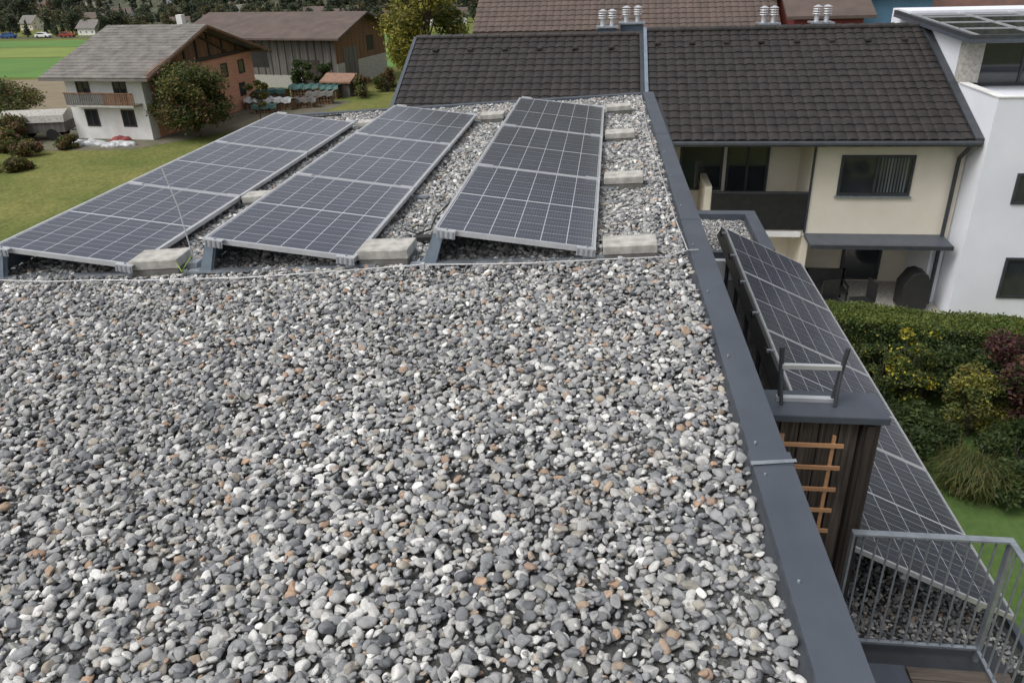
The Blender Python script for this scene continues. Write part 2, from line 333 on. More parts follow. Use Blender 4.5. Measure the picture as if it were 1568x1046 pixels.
def scatter(name,pts,coll,smin,smax,tilt,nproto,M=None,parent=None,seed=0,power=1.0):
    me=bpy.data.meshes.new(name); me.from_pydata(pts,[],[]); o=bpy.data.objects.new(name,me); COL.objects.link(o)
    if M is not None: o.matrix_basis=M
    if parent: o.parent=parent
    at=me.attributes.new('scl','FLOAT','POINT'); n=len(pts)
    at.data.foreach_set('value',(smin+(smax-smin)*rng.random(n)**power).astype(np.float32))
    ng=bpy.data.node_groups.new(name+'_gn','GeometryNodeTree')
    ng.interface.new_socket('Geometry',in_out='INPUT',socket_type='NodeSocketGeometry'); ng.interface.new_socket('Geometry',in_out='OUTPUT',socket_type='NodeSocketGeometry')
    N=ng.nodes; Lk=ng.links; gi=N.new('NodeGroupInput'); go=N.new('NodeGroupOutput'); ip=N.new('GeometryNodeInstanceOnPoints')
    ci=N.new('GeometryNodeCollectionInfo'); ci.inputs['Collection'].default_value=coll; ci.inputs['Separate Children'].default_value=True; ci.inputs['Reset Children'].default_value=True
    rv=N.new('FunctionNodeRandomValue'); rv.data_type='FLOAT_VECTOR'; rv.inputs[0].default_value=(-tilt,-tilt,0); rv.inputs[1].default_value=(tilt,tilt,6.283); rv.inputs['Seed'].default_value=1+seed
    rs=N.new('GeometryNodeInputNamedAttribute'); rs.data_type='FLOAT'; rs.inputs['Name'].default_value='scl'
    ri=N.new('FunctionNodeRandomValue'); ri.data_type='INT'; ri.inputs[4].default_value=0; ri.inputs[5].default_value=nproto-1; ri.inputs['Seed'].default_value=3+seed
    Lk.new(gi.outputs[0],ip.inputs['Points']); Lk.new(ci.outputs[0],ip.inputs['Instance']); ip.inputs['Pick Instance'].default_value=True
    Lk.new(ri.outputs[2],ip.inputs['Instance Index']); Lk.new(rv.outputs[0],ip.inputs['Rotation']); Lk.new(rs.outputs[0],ip.inputs['Scale'])
    Lk.new(ip.outputs[0],go.inputs[0])
    md=o.modifiers.new('scatter','NODES'); md.node_group=ng
    return o
def gravel_pts(x0,x1f,y0,y1,sp,z0,zr,jit=.42):
    ys=np.arange(y0,y1,sp*.87); P=[]
    for k,y in enumerate(ys):
        xs=np.arange(x0+(k%2)*sp/2,x1f(y),sp); n=len(xs)
        X=xs+rng.uniform(-jit,jit,n)*sp; Y=y+rng.uniform(-jit,jit,n)*sp
        Z=z0+zr*rng.random(n)+.007*np.sin(X*3.1+Y*1.7)+.006*np.sin(X*7-Y*5.3)
        P.append(np.stack([X,Y,Z],1))
    return np.concatenate(P)
A=gravel_pts(-4.88,lambda y:xin(y)-.015,.8,11.38,.029,-.002,.010,.5)
B=gravel_pts(-4.88,lambda y:xin(y)-.03,.8,11.38,.042,.008,.014,.7)
scatter('gravel',np.concatenate([A,B]).tolist(),gc,.40,1.42,.6,NST,RM,power=1.7)

# ------------------------------------------------------------------ solar panels (roof frame)
X0,Y0,W,S,HH,LP=-.1554,4.8561,1.0558,1.6211,.2816,1.76
ang=math.atan2(HH-.1,W); WL=math.hypot(W,HH-.1)
def panel_parts(e,wl,ll,fr=.018,th=.035):
    b=MB()
    b.box(-wl,0,0,fr,-th,0,M_ALU); b.box(-wl,0,ll-fr,ll,-th,0,M_ALU)
    b.box(-wl,-wl+fr,fr,ll-fr,-th,0,M_ALU); b.box(-fr,0,fr,ll-fr,-th,0,M_ALU)
    b.obj('frame',e)
    me=bpy.data.meshes.new('cells')
    me.from_pydata([(-wl+fr,fr,-.003),(-fr,fr,-.003),(-fr,ll-fr,-.003),(-wl+fr,ll-fr,-.003),(-wl+fr,fr,-.009),(-fr,fr,-.009),(-fr,ll-fr,-.009),(-wl+fr,ll-fr,-.009)],[],[(0,1,2,3),(7,6,5,4)])
    uv=me.uv_layers.new(name='uv'); 
    for i,c in enumerate([(-.04,-.08),(6.04,-.08),(6.04,20.08),(-.04,20.08)]*2): uv.data[i].uv=c
    me.materials.append(M_CELL); me.materials.append(M_BLACK); me.polygons[1].material_index=1
    o=bpy.data.objects.new('cells',me); COL.objects.link(o); o.parent=e
for c in range(3):
    xl=X0-S*c
    for j in range(3):
        e=empty('solar_panel',RM@Matrix.Translation((xl,Y0+j*LP+.008,.1))@Matrix.Rotation(ang,4,'Y'))
        panel_parts(e,WL,LP-.016)
    rk=empty('panel_mounting_rack',RM)
    xh=xl-W
    b=MB()
    y0,y1=Y0-.02,Y0+3*LP+.02
    prof=[(xh+.01,HH-.05),(xh-.012,HH-.035),(xh-.10,.05),(xh-.13,.035),(xh-.13,.028),(xh-.09,.040),(xh+.0,HH-.06)]
    for j in range(3):
        b.prism(prof,'y',y0+.06+j*LP,y0+LP-.02+j*LP,M_BLUEM)
    b.obj('wind_deflector',rk)
    b=MB()
    for j in range(4):
        y=Y0+j*LP+(.05 if j==0 else (-.05 if j==3 else 0))
        b.box(xh-.2,xl+.12,y-.03,y+.03,.012,.03,M_GALV)
        b.prism([(xh-.10,.03),(xh-.02,.03),(xh+.05,HH-.06),(xh+.012,HH-.04)],'y',y-.025,y-.021,M_BLUEM)
        b.prism([(xh-.10,.03),(xh-.02,.03),(xh+.05,HH-.06),(xh+.012,HH-.04)],'y',y+.021,y+.025,M_BLUEM)
        b.prism([(xl-.09,.03),(xl-.02,.03),(xl-.03,.065),(xl-.08,.072)],'y',y-.02,y+.02,M_GALV)
    b.obj('support_legs',rk)
    b=MB()
    T=Matrix.Translation((xl,Y0,.1))@Matrix.Rotation(ang,4,'Y')
    for xx in (-.06,-WL+.09):
        for k in range(4):
            yy=-.035 if k==0 else (k*LP-.02 if k<3 else 3*LP-.004)
            b.box(xx-.062,xx+.062,yy,yy+.04,.001,.008,M_ALU,T)
            if k==0:
                b.box(xx-.062,xx+.062,-.04,-.034,-.045,.008,M_ALU,T)
                for q in range(4): b.box(xx-.058+q*.033,xx-.046+q*.033,-.047,-.04,-.045,.004,M_GALV,T)
                b.tube(tuple(T@Vector((xx,-.015,.006))),tuple(T@Vector((xx,-.015,.018))),.008,.008,M_GALV)
    b.obj('panel_clamps',rk)

def block(x0,x1,y0,y1,z0=0.0,h=.10,rot=0):
    cx,cy=(x0+x1)/2,(y0+y1)/2
    e=empty('concrete_ballast_block',RM@Matrix.Translation((cx,cy,z0))@Matrix.Rotation(rot,4,'Z'))
    b=MB(); a,d=(x1-x0)/2,(y1-y0)/2
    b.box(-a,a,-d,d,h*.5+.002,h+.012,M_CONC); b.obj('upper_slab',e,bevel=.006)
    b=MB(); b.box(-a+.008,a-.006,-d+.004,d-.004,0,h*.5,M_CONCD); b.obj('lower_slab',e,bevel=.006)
block(-.11,.24,4.86,5.08,rot=.02); block(-.12,.21,6.60,6.82,rot=-.03); block(-.13,.18,8.43,8.65); block(-.13,.17,10.06,10.27)
block(-1.78,-1.42,4.90,5.16,rot=-.02,h=.115); block(-3.45,-3.09,4.86,5.12,h=.115,rot=.06); block(-3.36,-3.05,6.55,6.75,rot=.05); block(-1.72,-1.42,10.0,10.25)
block(-3.33,-3.03,10.0,10.2)

lc=empty('lightning_conductor',RM)
b=MB()
pts=[(-4.95,4.80,.06),(-4.43,4.77,.056),(-4.0,4.72,.050),(-3.6,4.70,.056),(-3.2,4.68,.050),(-2.87,4.66,.058),(-2.5,4.67,.050),(-2.1,4.70,.054),(-1.7,4.76,.049),(-1.3,4.79,.056),(-.95,4.78,.050),(-.6,4.76,.053),(0,4.78,.055),(.30,4.80,.05),(.43,4.86,.068),(.50,4.88,.062)]
b.path(pts,.0042,M_WIRE,6)
for p in (pts[1],pts[5],pts[9],pts[12]): b.box(p[0]-.014,p[0]+.014,p[1]-.02,p[1]+.02,p[2]-.03,p[2]+.01,M_WIRE)
b.obj('rod',lc)
b=MB(); b.path([(.33,11.2,.05),(.32,9,.05),(.36,7.2,.048),(.40,5.6,.055),(.43,4.86,.068)],.004,M_WIRE,6); b.obj('edge_rod',lc)
at=empty('air_terminal_rod',RM)
b=MB(); b.path([(-3.04,5.02,.03),(-3.045,5.02,.2),(-3.07,5.05,.45),(-3.13,5.08,.72)],.0048,M_WIRE,6); b.box(-3.09,-3.0,4.97,5.07,.0,.06,M_GALV); b.obj('rod',at)
cb=empty('solar_cable',RM)
b=MB(); b.path([(-1.62,5.6,.05),(-1.5,5.5,.04),(-1.42,5.6,.04),(-1.44,5.9,.05),(-1.36,6.1,.1)],.007,M_BLACK,6)
b.path([(-4.9,11.0,.05),(-4.6,11.15,.06),(-4.2,11.05,.05),(-3.9,11.12,.05)],.014,M_BLACK,6); b.obj('cable',cb)
b=MB(); b.box(-1.50,-1.36,5.35,5.42,.03,.06,M_BLACK); b.box(-1.36,-1.28,5.37,5.40,.035,.055,M_BLACK); b.obj('connector',cb)
M_GY=mat('earth_wire',(.35,.40,.05),(.1,.25,.05),scale=20)
b=MB(); b.path([(-3.08,4.86,.1),(-3.02,4.80,.06),(-2.98,4.78,.1),(-2.95,4.84,.15),(-3.0,4.95,.12)],.004,M_GY,6); b.obj('earth_wire',cb)

# ------------------------------------------------------------------ right side awning array (world)
aw=empty('solar_awning')
zt,zb,xa,xb,ya,yb=-1.9,-2.45,1.66,2.84,4.45,11.5
aa=math.atan2(zt-zb,xb-xa); wl=math.hypot(xb-xa,zt-zb); n=4; pl=(yb-ya)/n
for j in range(n):
    e=empty('awning_panel_%d'%j,Matrix.Translation((xb,ya+j*pl+.006,zb))@Matrix.Rotation(aa,4,'Y')); e.parent=aw
    panel_parts(e,wl,pl-.012)
b=MB()
T=Matrix.Translation((xb,ya,zb))@Matrix.Rotation(aa,4,'Y')
for q in (-.25,-.85): b.box(q-.02,q+.02,.02,yb-ya-.02,-.09,-.037,M_ALU,T)
b.box(-wl-.05,-wl+.0,-.0,yb-ya,-.16,-.02,M_BLACK,T)
for j in range(8):
    y=ya+.15+j*.95
    b.tube((xa+.05,y,zt-.1),(xa+.05,y,-2.78),.03,.03,M_ANTHD); b.tube((xb-.1,y,zb-.05),(xb-.1,y,-2.78),.025,.025,M_ANTHD)
    b.tube((xa-.06,y,zt-.12),(xa-.10,y+.01,zt+.03),.012,.010,M_BLACK); b.box(xa-.08,xa+.0,y-.015,y+.015,zt-.02,zt+.01,M_GALV)
b.obj('support_frame',aw)

annex=empty('terrace_annex')
b=MB(); b.box(.62,2.95,4.25,11.6,-7.7,-2.80,M_ANTHD); b.box(.62,2.45,11.6,13.7,-7.7,-2.46,M_WHITE)
b.box(.62,2.62,0,4.245,-7.7,-2.52,M_ANTHD); b.obj('walls',annex)
b=MB(); b.box(.62,2.95,4.26,11.6,-2.797,-2.775,M_BED); b.box(.62,2.30,11.75,13.5,-2.457,-2.42,M_BED); b.obj('gravel_bed',annex)
b=MB(); b.box(.60,2.47,13.5,13.72,-2.6,-2.30,M_ANTH); b.box(2.28,2.47,11.7,13.5,-2.6,-2.302,M_ANTH); b.box(.60,2.275,11.7,11.8,-2.6,-2.36,M_ANTH)
b.box(2.95,3.0,4.26,11.6,-2.9,-2.72,M_ANTH); b.obj('coping',annex)
b=MB(); b.box(.62,1.95,1.0,4.0,-2.518,-2.49,M_ANTH)
for i in range(12): b.box(1.96,2.60,1.2+i*.145,1.2+i*.145+.135,-2.515,-2.48,M_DECK)
for i in range(10): b.box(1.96,2.60,2.94+i*.105,2.94+i*.105+.098,-2.515,-2.482,M_DECK)
b.obj('terrace_floor',annex,bevel=.003)
PA=gravel_pts(.65,lambda y:2.9,4.28,7.6,.036,-2.765,.012); 
PB=gravel_pts(.65,lambda y:2.25,11.85,13.48,.036,-2.41,.012)
scatter('annex_gravel',np.concatenate([PA,PB]).tolist(),gc,.6,1.3,.55,NST,None,None,9)

sc=empty('timber_privacy_screen')
sx0,sx1,sy0,sy1,szb,szt=.66,1.63,4.30,4.44,-2.50,-.77
b=MB()
n=7; wv=(1.50-sx0)/n
for i in range(n): b.box(sx0+i*wv+.004,sx0+(i+1)*wv-.004,sy0+.03+random.uniform(0,.006),sy1-.03,szb,szt,M_WOODW)
b.obj('planks',sc,bevel=.003)
b=MB(); b.box(1.505,1.61,sy0+.0,sy1,szb,szt,M_WOODD); b.box(sx0,1.50,sy0+.01,sy0+.028,szt-.06,szt,M_WOODD); b.box(1.525,1.575,sy0-.02,sy0-.002,szb,szt-.05,M_WOODD); b.obj('posts',sc,bevel=.004)
b=MB(); b.box(sx0-.04,1.635,sy0-.04,sy1+.13,szt,szt+.022,M_ANTH); b.box(sx0-.04,1.635,sy0-.045,sy0-.041,szt-.025,szt+.02,M_ANTH); b.box(1.636,1.64,sy0-.045,sy1+.13,szt-.025,szt+.02,M_ANTH); b.obj('metal_cap',sc,bevel=.003)
tr=empty('wooden_trellis')
b=MB()
for k in range(6): b.box(.96,1.40,sy0-.035,sy0-.022,-.965-k*.165-.013,-.965-k*.165+.013,M_WOODO)
for x in(1.03,1.34): b.box(x-.011,x+.011,sy0-.021,sy0-.008,-1.92,-.90,M_WOODO)
b.obj('slats',tr)
fr=empty('metal_bracket_frame')
zf=szt+.022
b=MB()
b.box(1.0,1.36,sy1-.02,sy1+.02,zf,zf+.03,M_ALU)
for x,lean in((1.02,-.02),(1.34,.05)):
    b.tube((x,sy1,zf+.02),(x+lean,sy1+.03,zf+.36),.016,.016,M_ANTHD); b.tube((x,sy1-.06,zf),(x+lean*.6,sy1+.02,zf+.24),.012,.012,M_ANTHD)
b.box(1.01,1.365,sy1+.0,sy1+.03,zf+.22,zf+.25,M_ALU)
b.obj('bars',fr,bevel=.002)

rl=empty('steel_railing')
b=MB()
rx0,rx1,ry,rz0,rz1=1.50,2.44,4.12,-2.50,-1.50
b.box(rx0,rx1+.02,ry-.025,ry+.025,rz1-.014,rz1,M_GALV); b.box(rx0,rx1,ry-.014,ry+.014,rz0+.07,rz0+.088,M_GALV)
b.box(rx0,rx0+.014,ry-.024,ry+.024,rz0,rz1-.014,M_GALV); b.box(rx1-.006,rx1+.022,ry-.024,ry+.024,rz0-.1,rz1-.014,M_GALV)
k=12
for i in range(1,k): 
    x=rx0+(rx1-rx0)*i/k; b.tube((x,ry,rz0+.08),(x,ry,rz1-.014),.007,.007,M_GALV,6)
b.box(rx1-.02,rx1+.02,1.2,ry-.026,rz1-.0145,rz1-.0005,M_GALV); b.box(rx1-.012,rx1+.012,1.2,ry-.026,rz0+.07,rz0+.085,M_GALV)
for i in range(1,34): 
    y=ry-i*.085; b.tube((rx1,y,rz0+.08),(rx1,y,rz1-.014),.007,.007,M_GALV,6)
b.obj('bars',rl)

# ------------------------------------------------------------------ ground
G=-7.5
def ground_mat():
    m,nt,b=_nt('grass_ground'); N=nt.nodes; Lk=nt.links
    tc=N.new('ShaderNodeTexCoord'); 
    n=N.new('ShaderNodeTexNoise'); n.inputs['Scale'].default_value=.16; n.inputs['Detail'].default_value=12; n.inputs['Roughness'].default_value=.72
    n2=N.new('ShaderNodeTexNoise'); n2.inputs['Scale'].default_value=7; n2.inputs['Detail'].default_value=8
    Lk.new(tc.outputs['Object'],n.inputs['Vector']); Lk.new(tc.outputs['Object'],n2.inputs['Vector'])
    cr=N.new('ShaderNodeValToRGB'); cr.color_ramp.elements[0].position=.35; cr.color_ramp.elements[1].position=.65
    cr.color_ramp.elements[0].color=(.10,.13,.036,1); cr.color_ramp.elements[1].color=(.20,.195,.065,1)
    mr=N.new('ShaderNodeMapRange'); mr.inputs[1].default_value=.3; mr.inputs[2].default_value=.7; mr.inputs[3].default_value=.65; mr.inputs[4].default_value=1.25
    mx=N.new('ShaderNodeMix'); mx.data_type='RGBA'; mx.blend_type='MULTIPLY'; mx.inputs[0].default_value=1
    Lk.new(n.outputs['Fac'],cr.inputs[0]); Lk.new(n2.outputs['Fac'],mr.inputs[0]); Lk.new(cr.outputs[0],mx.inputs[6]); Lk.new(mr.outputs[0],mx.inputs[7]); Lk.new(mx.outputs[2],b.inputs['Base Color'])
    b.inputs['Roughness'].default_value=1; b.inputs['Specular IOR Level'].default_value=.1
    return m
M_GR=ground_mat()
b=MB(); b.poly([(-1500,-500,G),(1500,-500,G),(1500,2500,G),(-1500,2500,G)],M_GR); b.obj('ground')
def sheet(name,pts,z,m):
    b=MB(); b.poly([(p[0],p[1],z) for p in pts],m); return b.obj(name)
sheet('stubble_field',[(-140,50),(-38,52),(-36,71),(-160,75)],G+.01,M_FIELDB)
sheet('green_field',[(-300,76),(-22,73),(-18,90),(-300,93)],G+.01,M_FIELDG)
sheet('yellow_field',[(-300,94),(-20,91),(-10,102),(-300,105)],G+.01,M_FIELDY)
sheet('green_field',[(-300,106),(-10,103),(40,112),(-300,117)],G+.01,M_FIELDG)
sheet('dirt_yard',[(-34,41.5),(-27,42),(-20,52),(-19,58),(-30,60),(-36,46)],G+.008,M_DIRT)
sheet('lawn',[(3,8),(14,8),(14,17),(3,17.6)],G+.012,mat('lawn_grass',(.065,.125,.028),(.10,.16,.038),scale=6,rough=1,bump=.6,bscale=40,detail=10))
# hills
M_HILL=mat('forest_hill',(.05,.06,.04),(.11,.11,.065),scale=.05,rough=1,detail=12,bump=1,bscale=.3,bdist=3)
def hz(x,y):
    yy=y+.25*x*(1 if x>0 else 0)-8*math.sin(x*.02)
    t=max(0,(yy-152)/500); return G-.5+(t**1.1)*150*(.85+.3*math.sin(x*.006+1)+.15*math.sin(x*.017+y*.01))+ (3*math.sin(x*.09+y*.07)*min(1,t*3))
b=MB(); nx,ny=120,50
xs=np.linspace(-1400,1400,nx+1); ys=np.linspace(140,1040,ny+1)
for y in ys:
    for x in xs: b.v.append((x,y,hz(x,y)))
k=b.mi(M_HILL)
for j in range(ny):
    for i in range(nx):
        q=j*(nx+1)+i; b.f.append((q,q+1,q+nx+2,q+nx+1)); b.m.append(k)
hill=b.obj('hills',smooth=True)
fc=bpy.data.collections.new('forest_tree_set')
for i,(ms,wt) in enumerate([((F_D,F_G),(.7,.3)),((F_D,F_O),(.6,.4)),((F_G,F_O),(.6,.4)),((F_D,F_G),(.85,.15)),((F_G,F_D),(.5,.5)),((F_D,F_G),(.7,.3))]):
    lb=MB()
    if i in(3,5): cl=[(0,0,1.5+q*1.0,1.9-q*.27,1.9-q*.27,.7) for q in range(7)]
    else: cl=[(random.uniform(-1.2,1.2),random.uniform(-1.2,1.2),random.uniform(1.5,6.0),1.5,1.5,1.3) for _ in range(9)]
    leaves(lb,cl,650,.38,list(ms),list(wt),shell=.4); lb.tube((0,0,-1),(0,0,4),.25,.12,M_TRUNK,5)
    me=bpy.data.meshes.new('forest_tree'); me.from_pydata(lb.v,[],lb.f)
    for m in lb.mats: me.materials.append(m)
    me.polygons.foreach_set('material_index',lb.m)
    o=bpy.data.objects.new('forest_tree',me); fc.objects.link(o)
P=[]
for _ in range(15000):
    y=random.uniform(150,340); x=random.uniform(-.98,.5)*y
    if math.sin(x*.06+1)*math.sin(y*.11)+random.uniform(-.4,.4)<-.7: continue
    P.append((x,y,max(G,hz(x,y))))
for _ in range(90):
    cy=random.uniform(119,150); cx=random.uniform(-.98,.5)*cy
    for k in range(random.randint(2,12)):
        P.append((cx+random.gauss(0,4),cy+random.gauss(0,1.0),G))
scatter('distant_forest',P,fc,.2,.5,.08,6,None,None,4)

def window(b,x0,x1,z0,z1,y,fm,gm=M_GLASS,fw=.07,mull=0,ax='x',d=1):
    def bx(a0,a1,c0,c1,p0,p1,m):
        if ax=='x': b.box(a0,a1,p0,p1,c0,c1,m)
        else: b.box(p0,p1,a0,a1,c0,c1,m)
    f0,f1=(y-.04*d,y+.02*d) if d>0 else (y-.02,y+.04)
    g0,g1=(y-.012*d,y+.01*d) if d>0 else (y-.01,y+.012)
    bx(x0,x1,z0,z0+fw,f0,f1,fm); bx(x0,x1,z1-fw,z1,f0,f1,fm); bx(x0,x0+fw,z0+fw,z1-fw,f0,f1,fm); bx(x1-fw,x1,z0+fw,z1-fw,f0,f1,fm)
    for i in range(mull):
        c=x0+(x1-x0)*(i+1)/(mull+1); bx(c-fw*.5,c+fw*.5,z0+fw,z1-fw,f0,f1,fm)
    bx(x0+fw*.9,x1-fw*.9,z0+fw*.9,z1-fw*.9,g0,g1,gm)

# ------------------------------------------------------------------ neighbour row house
nh=empty('neighbour_row_house')
YF=22.0; YE=21.25; YR=26.5; ZE=-2.68; ZR=-.42; sl=(ZR-ZE)/(YR-YE)
b=MB()
b.box(5.42,9.30,YF,31,-5.5,-2.45,M_CREAM)
b.box(.9,5.42,YF+1.5,31,G,-2.45,M_CREAM)
b.box(.9,1.72,YF,YF+1.5,G,-2.45,M_CREAM)
b.box(5.42,9.30,YF+1.6,31,G,-5.5,M_CREAM)
b.box(1.72,5.42,YF,YF+1.5,-5.5,-5.28,M_CREAM)
b.box(5.42,5.60,YF+.02,YF+1.6,G,-5.5,M_CREAM); b.box(8.95,9.30,YF+.02,YF+1.6,G,-5.5,M_WHITE)
b.box(2.62,2.80,YF,YF+1.5,-5.28,-4.1,M_CREAM)
b.box(2.80,5.42,YF+.08,YF+.2,-5.28,-4.9,M_CREAM)
b.box(-6.0,.88,23.6,31,G,-2.1,M_CREAM)
b.prism([(23.6,-2.1),(31,-2.4),(26.5,-.75)],'x',-6.0,9.28,M_CREAM)
b.obj('walls',nh)
b=MB()
window(b,6.15,8.05,-4.32,-3.22,YF-.0,M_ANTHD,M_GLASS,.07,1)
b.box(6.10,8.10,YF-.08,YF-.001,-4.38,-4.33,M_GALV)
for i in range(9): b.box(7.20+i*.082,7.24+i*.082,YF-.018,YF-.013,-4.24,-3.30,M_CURT)
window(b,2.0,3.25,-4.6,-2.95,YF+1.5,M_ANTHD,M_GLASS,.07,0)
window(b,3.35,4.55,-5.25,-2.95,YF+1.5,M_ANTHD,M_GLASS,.07,1)
window(b,7.05,8.2,G+.1,-5.62,YF+1.6,M_ANTHD,M_GLASS,.08,0)
window(b,2.0,4.2,G+.1,-5.8,YF+1.5,M_ANTHD,M_GLASS,.08,1)
b.obj('windows',nh)
b=MB()
b.box(2.82,5.40,YF-.05,YF-.0,-5.32,-4.28,M_BLACK); b.box(2.80,5.42,YF-.07,YF+.02,-4.28,-4.23,M_ANTHD)
b.obj('balcony_balustrade',nh)
b=MB()
b.prism([(21.2,-5.47),(22.02,-5.42),(22.02,-5.52),(21.2,-5.56)],'x',5.45,9.15,M_ANTH)
b.box(5.45,9.15,21.12,21.2,-5.58,-5.47,M_ANTHD); b.box(1.6,5.34,YF-.06,YF-.002,-5.52,-5.36,M_WHITE2)
b.obj('canopy',nh)
b=MB()
SL=math.hypot(YR-YE,ZR-ZE)
tiled_roof(b,(.98,YE,ZE),(1,0,0),(0,YR-YE,ZR-ZE),8.12,SL,M_TILE,.28,.33,.028,.024)
y2=22.75; z2=ZE+(y2-YE)*sl-.10
tiled_roof(b,(-6.35,y2,z2),(1,0,0),(0,YR-y2,ZR-.10-z2),7.1,math.hypot(YR-y2,ZR-.10-z2),M_TILE,.28,.33,.028,.024)
b.poly([(-6.35,YR,ZR-.05),(9.1,YR,ZR-.05),(9.1,32.2,-2.9),(-6.35,32.2,-2.9)],M_TILE)
b.obj('roof_tiles',nh,fixn=False)
b=MB()
for i in range(40): 
    x=-6.35+i*.386; z=ZR+(.03 if x>.9 else -.07)
    b.tube((x,YR,z-.0),(x+.40,YR,z+.015),.09,.10,M_TILE,10)
for i in range(8):
    for (x,yv) in((1.3+i*1.02,YR-.75),):
        if x<9: 
            z=ZE+(yv-YE)*sl; b.box(x-.08,x+.08,yv-.11,yv+.11,z+.02,z+.09,M_TILE)
for i in range(6):
    x=-5.6+i*1.1; yv=YR-.75; z=ZE+(yv-YE)*sl-.1; b.box(x-.08,x+.08,yv-.11,yv+.11,z+.02,z+.09,M_TILE)
b.obj('ridge_tiles_and_vents',nh,bevel=.01)
b=MB()
def slopebox(x0,x1,ya,yb,dz,th,m,off=0):
    za=ZE+(ya-YE)*sl+off; zb=ZE+(yb-YE)*sl+off
    b.prism([(ya,za+dz),(yb,zb+dz),(yb,zb+dz+th),(ya,za+dz+th)],'x',x0,x1,m)
slopebox(.88,.98,YE-.05,YR+.05,-.05,.15,M_BLUEM); slopebox(.76,.875,22.7,YR,-.12,.12,M_ANTHD)
slopebox(9.10,9.30,YE-.05,YR+.3,-.08,.16,M_ANTHD); slopebox(-6.45,-6.35,22.7,YR+.05,-.18,.13,M_ANTH)
b.tube((.9,YE-.06,ZE-.07),(9.25,YE-.06,ZE-.07),.075,.075,M_ANTHD,10)
b.tube((-6.4,22.7,z2-.04),(.7,22.7,z2-.04),.07,.07,M_ANTHD,10)
b.box(.95,9.2,YE,YF,ZE-.16,ZE-.13,M_WOODD)
b.path([(1.62,YE,ZE-.1),(1.62,YF-.06,ZE-.5),(1.62,YF-.06,G)],.05,M_ANTHD)
b.path([(9.08,YE,ZE-.1),(9.10,YF-.1,ZE-.6),(9.10,YF-.1,G)],.055,M_ANTHD)
b.path([(5.44,YF-.02,ZE-.2),(5.44,YF-.02,-5.4)],.035,M_ANTHD)
b.obj('gutters_and_flashings',nh)
b=MB(); b.box(.9,9.3,19.2,YF+1.6,G,G+.05,M_CONC); b.obj('terrace_slab',nh)
gf=empty('garden_bench_with_backrest')
b=MB(); b.box(5.7,6.8,21.6,22.2,G+.4,G+.46,M_BLACK); b.box(5.7,6.8,22.2,22.26,G+.46,G+.95,M_BLACK)
for x in(5.72,6.74): 
    b.box(x,x+.05,21.6,21.65,G,G+.65,M_BLACK); b.box(x,x+.05,22.2,22.25,G,G+.95,M_BLACK); b.box(x,x+.05,21.6,22.2,G+.62,G+.66,M_BLACK)
b.obj('frame',gf)
gl=empty('covered_grill')
b=MB(); b.prism([(8.15,G+.12),(8.85,G+.12),(8.88,G+.8),(8.75,G+1.12),(8.55,G+1.2),(8.35,G+1.15),(8.14,G+.8)],'y',21.3,21.9,M_BLACK); b.tube((8.2,21.5,G),(8.2,21.5,G+.15),.04,.04,M_BLACK); b.tube((8.8,21.5,G),(8.8,21.5,G+.15),.04,.04,M_BLACK); b.obj('cover',gl,bevel=.05)
def chair(x,y,rot):
    e=empty('garden_chair',Matrix.Translation((x,y,G+.05))@Matrix.Rotation(rot,4,'Z'))
    b=MB(); b.box(-.25,.25,-.25,.25,.42,.45,M_BLACK); b.box(-.25,.25,.22,.26,.45,1.0,M_BLACK)
    for a in(-.24,.2):
        for c in(-.24,.2): b.box(a,a+.04,c,c+.04,0,.42,M_BLACK)
    b.obj('frame',e)
chair(7.0,21.0,-1.4); chair(6.2,20.8,.3)

# ------------------------------------------------------------------ white tower house
tw=empty('white_tower_house')
b=MB()
b.box(9.32,15,21.0,30,G,-1.75,M_WHITE)
b.box(9.32,9.50,21.0,23.8,-1.75,-1.60,M_WHITE); b.box(9.50,15,21.0,21.18,-1.75,-1.60,M_WHITE)
b.box(9.32,9.50,23.85,28.4,-1.75,-.42,M_WHITE)
b.box(9.32,15,28.4,30,-1.75,-.1,M_WHITE)
b.obj('walls',tw)
b=MB(); b.box(9.30,9.78,23.45,23.84,-1.60,-.5,M_CONC); b.obj('stone_pier',tw,bevel=.01)
b=MB(); b.box(9.30,15,20.97,21.2,-1.60,-1.57,M_WHITE2); b.box(9.29,9.52,21.2,23.4,-1.60,-1.57,M_WHITE2); b.obj('parapet_cap',tw)
b=MB()
window(b,10.45,11.7,-6.85,-5.7,21.0,M_ANTHD); window(b,10.2,11.6,-4.25,-3.45,21.0,M_ANTHD)
window(b,9.8,12.2,-1.75,-.55,23.9,M_ANTHD,M_GLASS,.07,1); window(b,12.2,15,-1.75,-.55,23.9,M_ANTHD,M_GLASS,.07,1)
b.obj('windows',tw)
b=MB(); b.box(9.6,15,24.0,28.4,-1.75,-.5,M_WOODB); b.obj('recessed_storey',tw)
b=MB()
T=Matrix.Translation((9.05,22.7,-.42))@Matrix.Rotation(math.radians(2),4,'X')
b.box(0,6.5,0,6.3,-.10,0,M_ANTH,T)
for i in range(4):
    for j in range(4):
        b.box(.35+i*1.5,1.7+i*1.5,.3+j*1.45,1.6+j*1.45,.002,.05,M_GLASS,T)
        b.box(.31+i*1.5,1.74+i*1.5,.26+j*1.45,.30+j*1.45,.002,.07,M_ALU,T); b.box(.31+i*1.5,.35+i*1.5,.30+j*1.45,1.6+j*1.45,.002,.07,M_ALU,T)
b.box(0,.1,0,6.3,.001,.1,M_ANTHD,T); b.box(.1,6.5,0,.1,.001,.1,M_ANTHD,T)
b.obj('glazed_terrace_roof',tw)

